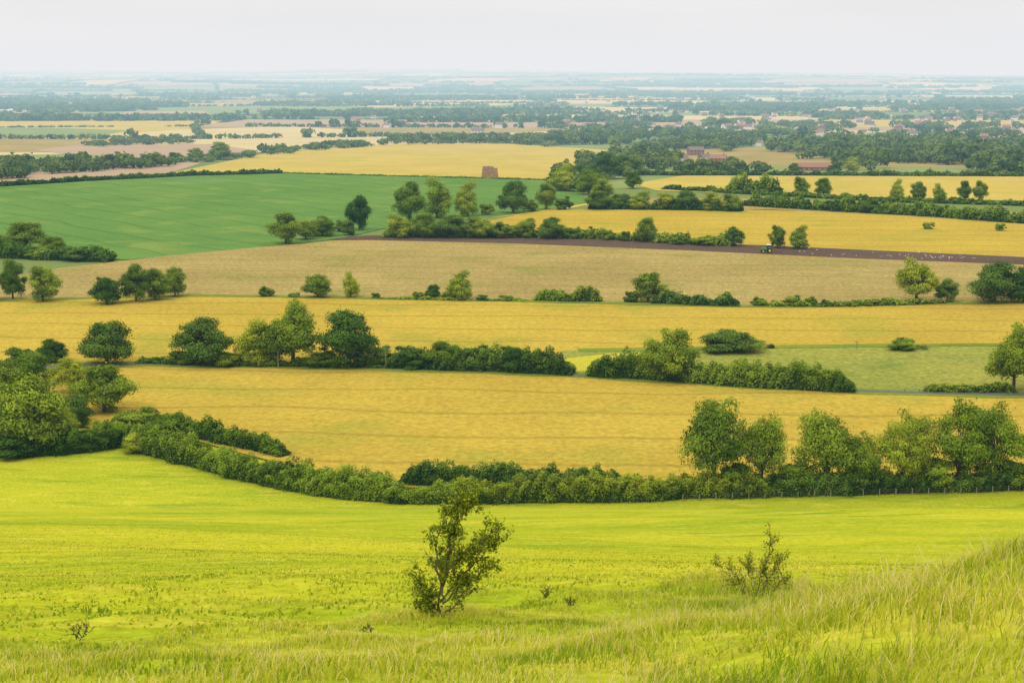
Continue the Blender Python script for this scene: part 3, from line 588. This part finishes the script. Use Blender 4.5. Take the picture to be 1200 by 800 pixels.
def tractor(u, v):
    x, y = G(u, v); e = link(bpy.data.objects.new('tractor', None)); e.location = (x, y, .32); e.rotation_euler = (0, 0, math.pi + .06); e.scale = (1.15,) * 3
    GR = simple('tractor_green', (0.05, 0.22, 0.05), .4, .1, 1, .5); BK = simple('tyre', (0.02, 0.02, 0.02), .9, .2, 2); YL = simple('rim_yellow', (0.6, 0.45, 0.03), .5, .1, 1); WH = simple('cab_roof_white', (0.75, 0.75, 0.7), .5, .05, 1); ST = simple('plough_steel', (0.2, 0.08, 0.05), .5, .2, 2)
    mesh_np('bonnet', *boxv(1.2, 0, 1.0, 2.2, .95, .9, 0, .92), [GR], parent=e); mesh_np('chassis', *boxv(.4, 0, .55, 3.8, .6, .42), [BK], parent=e)
    mesh_np('cab_glass', *boxv(-.55, 0, 1.5, 1.5, 1.5, 1.35, 0, .9), [GLASS], parent=e); mesh_np('cab_roof', *boxv(-.55, 0, 2.86, 1.65, 1.65, .18, 0, .95), [WH], parent=e)
    mesh_np('exhaust', *tube([[.9, .35, 1.9], [.9, .35, 2.8]], [.06, .06]), [BK], parent=e)
    for i, (wx, wy, r, w) in enumerate([(-.7, .95, .9, .5), (-.7, -.95, .9, .5), (1.7, .85, .62, .4), (1.7, -.85, .62, .4)]):
        prof = [(wy - w/2, r*.55), (wy - w/2, r*.92), (wy - w*.3, r), (wy + w*.3, r), (wy + w/2, r*.92), (wy + w/2, r*.55)]
        V = []; Fq = []; S_ = 20
        for j in range(S_):
            th = 2*math.pi*j/S_
            for (yy, rr) in prof: V.append([wx + rr*math.cos(th), yy, r + rr*math.sin(th)])
        for j in range(S_):
            for q in range(len(prof)-1):
                A = j*6+q; B = ((j+1) % S_)*6+q; Fq.append([A, B, B+1, A+1])
        mesh_np('tyre_%d' % (i+1), V, Fq, [BK], parent=e)
        mesh_np('rim_%d' % (i+1), *tube([[wx, wy-w*.35, r], [wx, wy-w*.34, r], [wx, wy+w*.34, r], [wx, wy+w*.35, r]], [.01, r*.56, r*.56, .01], 16), [YL], parent=e)
        if i < 2: mesh_np('mudguard_%d' % (i+1), *boxv(wx, wy*.95, 1.85, 1.3, .5, .1, 0, .8), [GR], parent=e)
    a = Acc(); a.add(*tube([[-1.8, 0, 1.0], [-3.2, .1, 1.0], [-5.4, .5, .95]], [.1, .1, .08]))
    for i in range(5): a.add(*boxv(-2.6 - i*.65, .1*i, .1, .5, .12, .85, .5, .5))
    mesh_np('plough', np.concatenate(a.V), np.concatenate(a.F), [ST], parent=e)
tractor(899, 297)

a = Acc()
for i in range(48):
    u = RNG.uniform(925, 1160) if i < 36 else RNG.uniform(1060, 1130); t = (u - 900) / 300
    x, y = G(u, 297.5 + 8 * t + RNG.normal(0, 1.0)); z = .35 + (0 if RNG.random() < .7 else RNG.uniform(.5, 2.5)); s = RNG.uniform(.4, .6); an = RNG.uniform(0, 6.28); c, sn = math.cos(an), math.sin(an)
    L_ = np.array([[0, -.45, 0], [.09, -.05, 0], [0, .36, .03], [-.09, -.05, 0], [.05, -.12, .03], [s*.5, -.12, .2], [s*.55, .08, .2], [.05, .13, .03], [s, -.1, .08], [s*.95, 0, .08], [-.05, -.12, .03], [-s*.5, -.12, .2], [-s*.55, .08, .2], [-.05, .13, .03], [-s, -.1, .08], [-s*.95, 0, .08]])
    V = np.stack([x + L_[:, 0] * c - L_[:, 1] * sn, y + L_[:, 0] * sn + L_[:, 1] * c, z + .1 + L_[:, 2]], 1)
    a.add(V, np.array([[0, 1, 2, 3], [4, 5, 6, 7], [5, 8, 9, 6], [10, 13, 12, 11], [11, 12, 15, 14]]))
mesh_np('gull_flock', np.concatenate(a.V), np.concatenate(a.F), [simple('gull_white', (.8, .8, .78), .8, .05, 1)])

# ------------------------------------------------------------------ fences and poles
WOOD = simple('weathered_wood', (0.20, 0.17, 0.13), .9, .3, 4)
def fence(name, pts, sp, hgt, thick=.12, wires=3):
    P = np.array([G(u, v) for u, v in pts]); S = np.concatenate([[0], np.cumsum(np.linalg.norm(np.diff(P, axis=0), axis=1))]); s = np.arange(0, S[-1], sp)
    X = np.interp(s, S, P[:, 0]); Y = np.interp(s, S, P[:, 1]); Z = H(X, Y); a = Acc()
    for i in range(len(s)): a.add(*boxv(X[i], Y[i], Z[i] - .2, thick, thick, hgt + .2 + random.uniform(-.05, .05)))
    for w in range(wires):
        zz = hgt * (w + 1) / (wires + .4); a.add(*tube(np.stack([X, Y, Z + zz], 1), [.012] * len(s), 4))
    mesh_np(name, np.concatenate(a.V), np.concatenate(a.F), [WOOD])
fence('post_and_wire_fence', [(800, 587), (900, 584), (1000, 581), (1100, 579), (1200, 576), (1400, 570)], 3.0, 1.25, .16)
fence('post_and_wire_fence', [(1060, 461), (1140, 461.5), (1200, 461.5)], 3.5, 1.2, .2)
for (u, v, hp) in [(326, 432, 22), (452, 433, 22), (1004, 410, 10)]:
    x, y = G(u, v); k = mpp(x, y) * hp; a = Acc(); a.add(*tube([[x, y, 0], [x, y, k]], [.16, .11], 8)); a.add(*boxv(x, y, k * .92, 1.4, .12, .12))
    mesh_np('utility_pole', np.concatenate(a.V), np.concatenate(a.F), [WOOD])

# ------------------------------------------------------------------ hawthorn shrubs in the foreground
def shrub(name, u, v, limbs, ntw, nleaf, lsz, scale=1.0, seed=3, tl=(.2, .5), mat=THORN, r0=.045, tmin=.25, spread=.03):
    rng = np.random.default_rng(seed); a = Acc(); tips = []
    for L_ in limbs:
        pts = np.array(L_, float) * scale; n = len(pts)
        s = np.linspace(0, n - 1, n * 4); q = np.stack([np.interp(s, np.arange(n), pts[:, k]) for k in range(3)], 1); q[1:-1] += rng.normal(0, .022, (len(q) - 2, 3))
        rd = np.linspace(r0, .007, len(q)) * (1 if L_ is limbs[0] else .7); a.add(*tube(q, rd, 6), 1)
        for k in range(ntw):
            t = rng.uniform(tmin, 1) * (len(q) - 1); i = int(min(t, len(q) - 2)); p = q[i] + (q[i + 1] - q[i]) * (t - i); d = q[i + 1] - q[i]; d /= np.linalg.norm(d)
            dr = d * .5 + rdir(1, rng)[0] * .9 + np.array([0, 0, .35]); dr /= np.linalg.norm(dr); ln = rng.uniform(*tl) * scale * (1.5 if rng.random() < .12 else 1)
            m = p + dr * ln * .5 + rng.normal(0, .03, 3); e = p + dr * ln + np.array([0, 0, rng.uniform(-.02, .1)])
            a.add(*tube([p, m, e], [.009, .006, .003], 4), 1)
            for f in np.linspace(.25, 1, 6): tips.append(p * (1 - f) + e * f + (m - (p + e) / 2) * 4 * f * (1 - f))
            for z in range(2):
                f = rng.uniform(.3, .9); b = p * (1 - f) + e * f; e2 = b + (rdir(1, rng)[0] * .6 + dr * .5) * ln * .5; a.add(*tube([b, e2], [.005, .002], 3), 1)
                for g_ in (.4, .75, 1): tips.append(b * (1 - g_) + e2 * g_)
    tips = np.array(tips); k = rng.integers(0, len(tips), nleaf); P = tips[k] + rng.normal(0, spread * scale ** .5, (nleaf, 3)); tt = rng.random(len(tips))
    V, Fq = leaves(P, rdir(nleaf, rng) + np.array([0, 0, .6]), lsz, rng, 1.4); a.add(V, Fq, 0, np.repeat(np.clip(.5 * tt[k] + .5 * rng.random(nleaf), 0, 1), 4))
    o = a.mesh(name, [mat, BARK]); x, y = G(u, v); o.location = (x, y, float(H(x, y)) - .03); return o
x, y = G(513, 721); ks = mpp(x, y) * 163 / 3.0
shrub('hawthorn_tree', 513, 721, [
    [(0, 0, 0), (.08, 0, .5), (.2, .1, 1.1), (.32, .05, 1.7), (.48, 0, 2.3), (.52, 0, 2.7)],
    [(.06, 0, .35), (.45, .2, .8), (.85, .15, 1.2), (1.1, .05, 1.55), (1.35, 0, 1.8)],
    [(0, 0, .1), (-.2, .1, .4), (-.32, 0, .6), (-.45, 0, .75)],
    [(.12, 0, .7), (-.02, -.25, 1.2), (.02, -.2, 1.8), (.2, 0, 2.4)],
    [(.25, 0, 1.2), (.6, -.3, 1.5), (.95, -.2, 1.75), (1.3, 0, 2.0)],
    [(.1, 0, .3), (.4, .1, .6), (.8, .1, .9), (1.25, 0, 1.15)],
    [(0, 0, .05), (-.22, 0, .15), (-.45, 0, .3)], [(0, .05, .1), (.1, .3, .8), (.3, .35, 1.5), (.35, .3, 2.1)], [(.3, 0, 1.4), (.25, 0, 1.9), (.4, .1, 2.5)], [(.2, -.05, 1.0), (.5, -.2, 1.3), (.8, -.1, 1.6)],
    [(0, 0, 0), (.25, -.1, .2), (.5, -.1, .5), (.65, 0, .8)], [(.5, 0, 2.2), (.7, .05, 2.45), (.85, 0, 2.6)]],
    18, 6500, .048, ks, 3, (.14, .38), r0=.03, spread=.045)
x, y = G(886, 698); ks = mpp(x, y) * 70 / 1.3
shrub('thorn_bush', 886, 698, [
    [(0, 0, 0), (.1, 0, .5), (.25, 0, .95), (.3, 0, 1.35)], [(0, 0, 0), (-.3, 0, .35), (-.65, 0, .7), (-.9, 0, .72)], [(0, 0, 0), (.3, .1, .4), (.5, 0, .85)], [(0, 0, 0), (-.15, .1, .5), (-.2, 0, .85)], [(0, 0, 0), (.4, 0, .2), (.65, 0, .4)], [(0, 0, 0), (-.35, -.1, .2), (-.55, 0, .42)], [(.1, 0, 0), (.25, .2, .4), (.1, .1, .8)]],
    13, 2600, .036, ks, 9, (.12, .3), r0=.012, spread=.045)
for (u, v, sc, sd) in [(92, 752, .3, 5), (640, 700, .2, 6), (668, 708, .16, 7), (432, 742, .15, 8)]:
    shrub('dead_weed_stalk', u, v, [[(0, 0, 0), (.1, 0, .6), (.05, 0, 1.2)], [(0, 0, 0), (-.2, 0, .5), (-.5, 0, .9)], [(0, 0, 0), (.3, 0, .5), (.6, 0, 1.0)]], 5, 60, .035, sc, sd, (.2, .4), r0=.012)

# ------------------------------------------------------------------ long grass on the down
EDGE = np.array([G(u, v) for u, v in [(-150, 785), (0, 768), (250, 735), (530, 712), (800, 690), (1000, 672), (1200, 655), (1400, 640)]])
def grass(name, n, y0, y1, hmean, wid, mat, test, seed, power=1.0, side=.42, lean=.7, fade=None, bank=False):
    rng = np.random.default_rng(seed)
    y = y0 + (y1 - y0) * rng.random(n) ** power; x = rng.uniform(-1, 1, n) * (y * side + 3)
    cl = 2 * (.6 * vnoise(x, y, .55, 1) + .4 * vnoise(x, y, .25, 2)) - 1; keep = test(x, y) & (rng.random(n) < .6 + .8 * cl)
    if fade: keep &= rng.random(n) < 1 - sstep(fade, y1, y)
    x = x[keep]; y = y[keep]; cl = cl[keep]; n = len(x)
    patch = vnoise(x, y, 3.2, 4) * .6 + vnoise(x, y, 1.1, 6) * .4
    green = np.clip((vnoise(x * .8, y, 2.0, 7) - .58) * 5, 0, 1)
    z = H(x, y); h = hmean * rng.uniform(.45, 1.3, n) * (1 + .5 * cl) * (.6 + .8 * patch)
    if bank: h = h * (.5 + .75 * sstep(-1, 5, x + .1 * (18 - y)))
    th = rng.normal(.3, 1.6, n); ln = rng.uniform(.2, 1, n) * lean * h; dx = np.cos(th) * ln; dy = np.sin(th) * ln
    ax = rng.uniform(0, math.pi, n); w = wid * rng.uniform(.6, 1.4, n); wx = np.cos(ax) * w; wy = np.sin(ax) * w * .6
    P0 = np.stack([x, y, z - .03], 1); P1 = np.stack([x + dx * .35, y + dy * .35, z + h * .6], 1); P2 = np.stack([x + dx, y + dy, z + h], 1); W = np.stack([wx, wy, 0 * wx], 1)
    V = np.stack([P0 - W, P0 + W, P1 + W * .8, P1 - W * .8, P2 + W * .12, P2 - W * .12], 1).reshape(-1, 3); b = np.arange(n)[:, None] * 6
    Fq = np.concatenate([b + np.array([0, 1, 2, 3]), b + np.array([3, 2, 4, 5])])
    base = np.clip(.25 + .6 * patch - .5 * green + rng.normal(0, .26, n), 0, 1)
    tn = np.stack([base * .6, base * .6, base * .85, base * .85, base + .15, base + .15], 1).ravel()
    return mesh_np(name, V, Fq, [mat], tint=np.clip(tn, 0, 1))
def grassmat(name, cols, trans=.45):
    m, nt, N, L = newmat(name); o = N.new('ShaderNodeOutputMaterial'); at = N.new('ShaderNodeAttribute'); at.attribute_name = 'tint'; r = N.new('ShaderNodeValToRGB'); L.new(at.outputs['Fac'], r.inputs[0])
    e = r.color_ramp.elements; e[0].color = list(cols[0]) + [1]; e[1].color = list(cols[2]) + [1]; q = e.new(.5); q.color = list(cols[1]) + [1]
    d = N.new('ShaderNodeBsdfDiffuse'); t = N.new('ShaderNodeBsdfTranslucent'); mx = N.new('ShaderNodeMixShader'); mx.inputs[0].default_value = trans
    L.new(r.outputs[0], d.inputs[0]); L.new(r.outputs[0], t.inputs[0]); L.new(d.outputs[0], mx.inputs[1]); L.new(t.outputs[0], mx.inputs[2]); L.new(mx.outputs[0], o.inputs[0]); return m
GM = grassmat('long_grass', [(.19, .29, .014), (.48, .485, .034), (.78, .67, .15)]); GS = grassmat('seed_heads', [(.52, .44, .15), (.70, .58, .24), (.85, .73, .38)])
ey = lambda x: np.interp(x, EDGE[:, 0], EDGE[:, 1])
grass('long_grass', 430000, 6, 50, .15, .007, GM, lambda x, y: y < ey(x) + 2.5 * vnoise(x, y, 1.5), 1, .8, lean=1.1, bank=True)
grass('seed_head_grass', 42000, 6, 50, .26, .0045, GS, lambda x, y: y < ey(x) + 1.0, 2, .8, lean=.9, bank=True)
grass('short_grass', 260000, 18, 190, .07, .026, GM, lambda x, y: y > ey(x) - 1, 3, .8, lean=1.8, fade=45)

# ------------------------------------------------------------------ air: thin self-lit haze everywhere, plus an added layer over the distant vale
def air(name, box, absc, dens):
    sig = np.array([(1 - c) * dens for c in absc]); col = np.array([.83, .84, .865])
    V, Fq = boxv(*box)
    m, nt, N, L = newmat(name); o = N.new('ShaderNodeOutputMaterial')
    va = N.new('ShaderNodeVolumeAbsorption'); va.inputs['Color'].default_value = list(absc) + [1]; va.inputs['Density'].default_value = dens
    em = N.new('ShaderNodeEmission'); e = sig * col / 1e-4; em.inputs['Color'].default_value = list(e) + [1]; em.inputs['Strength'].default_value = 1e-4  # emission stands in for daylight scattered by the haze
    ad = N.new('ShaderNodeAddShader'); L.new(va.outputs[0], ad.inputs[0]); L.new(em.outputs[0], ad.inputs[1]); L.new(ad.outputs[0], o.inputs['Volume'])
    mesh_np(name, V, Fq, [m])
air('emissive_haze', (0, 15000, -60, 60000, 60000, 660), (.60, .25, .15), 0.55e-4)
air('emissive_far_haze', (0, 1100 + 14000, -50, 56000, 28000, 250), (.42, .10, .02), 1.9e-4)  # extra glowing volume, added to deepen haze only in the distance

# ------------------------------------------------------------------ light, sky, camera
EL = math.radians(48); AZ = math.radians(215)
w = bpy.data.worlds.new("World"); bpy.context.scene.world = w; w.use_nodes = True
N = w.node_tree.nodes; L = w.node_tree.links; N.clear()
o = N.new('ShaderNodeOutputWorld'); bg = N.new('ShaderNodeBackground'); sk = N.new('ShaderNodeTexSky'); sk.sky_type = 'NISHITA'; sk.sun_disc = False
sk.sun_elevation = EL; sk.sun_rotation = AZ; sk.dust_density = 4.0; sk.air_density = 1.0; sk.ozone_density = 1.0
tc = N.new('ShaderNodeTexCoord'); mp = N.new('ShaderNodeMapping'); mp.inputs['Scale'].default_value = (1, 1, 9); L.new(tc.outputs['Generated'], mp.inputs[0])
nz = noise(N, L, mp.outputs[0], 3.0, 4)
cloud = mixc(N, L, ramp(N, L, nz, .3, .7), (8.3, 8.05, 7.8), (9.6, 9.3, 9.0))
sx = N.new('ShaderNodeSeparateXYZ'); L.new(tc.outputs['Generated'], sx.inputs[0])
br = N.new('ShaderNodeMapRange'); L.new(sx.outputs['Z'], br.inputs[0]); br.inputs[1].default_value = 0; br.inputs[2].default_value = 1; br.inputs[3].default_value = 1; br.inputs[4].default_value = 2.1
vm = N.new('ShaderNodeVectorMath'); vm.operation = 'SCALE'; L.new(cloud, vm.inputs[0]); L.new(br.outputs[0], vm.inputs['Scale'])
c = mixc(N, L, .92, sk.outputs[0], vm.outputs[0]); L.new(c, bg.inputs[0]); bg.inputs[1].default_value = .098; L.new(bg.outputs[0], o.inputs[0])
sl = bpy.data.lights.new('sun', 'SUN'); sl.energy = 1.4; sl.angle = math.radians(14); sl.color = (1, .94, .82); so = link(bpy.data.objects.new('sun', sl))
d = Vector((math.sin(AZ) * math.cos(EL), math.cos(AZ) * math.cos(EL), math.sin(EL))); so.rotation_euler = d.to_track_quat('Z', 'Y').to_euler(); so.location = (0, -50, 200)
cd = bpy.data.cameras.new('camera'); cam = link(bpy.data.objects.new('camera', cd)); cam.location = (0, 0, CAMZ); cam.rotation_euler = (math.pi / 2 - PITCH, 0, 0)
cd.sensor_width = 36; cd.lens = F / 1200 * 36; cd.clip_start = .1; cd.clip_end = 80000
bpy.context.scene.camera = cam
bpy.context.scene.view_settings.view_transform = 'Standard'; bpy.context.scene.view_settings.look = 'None'
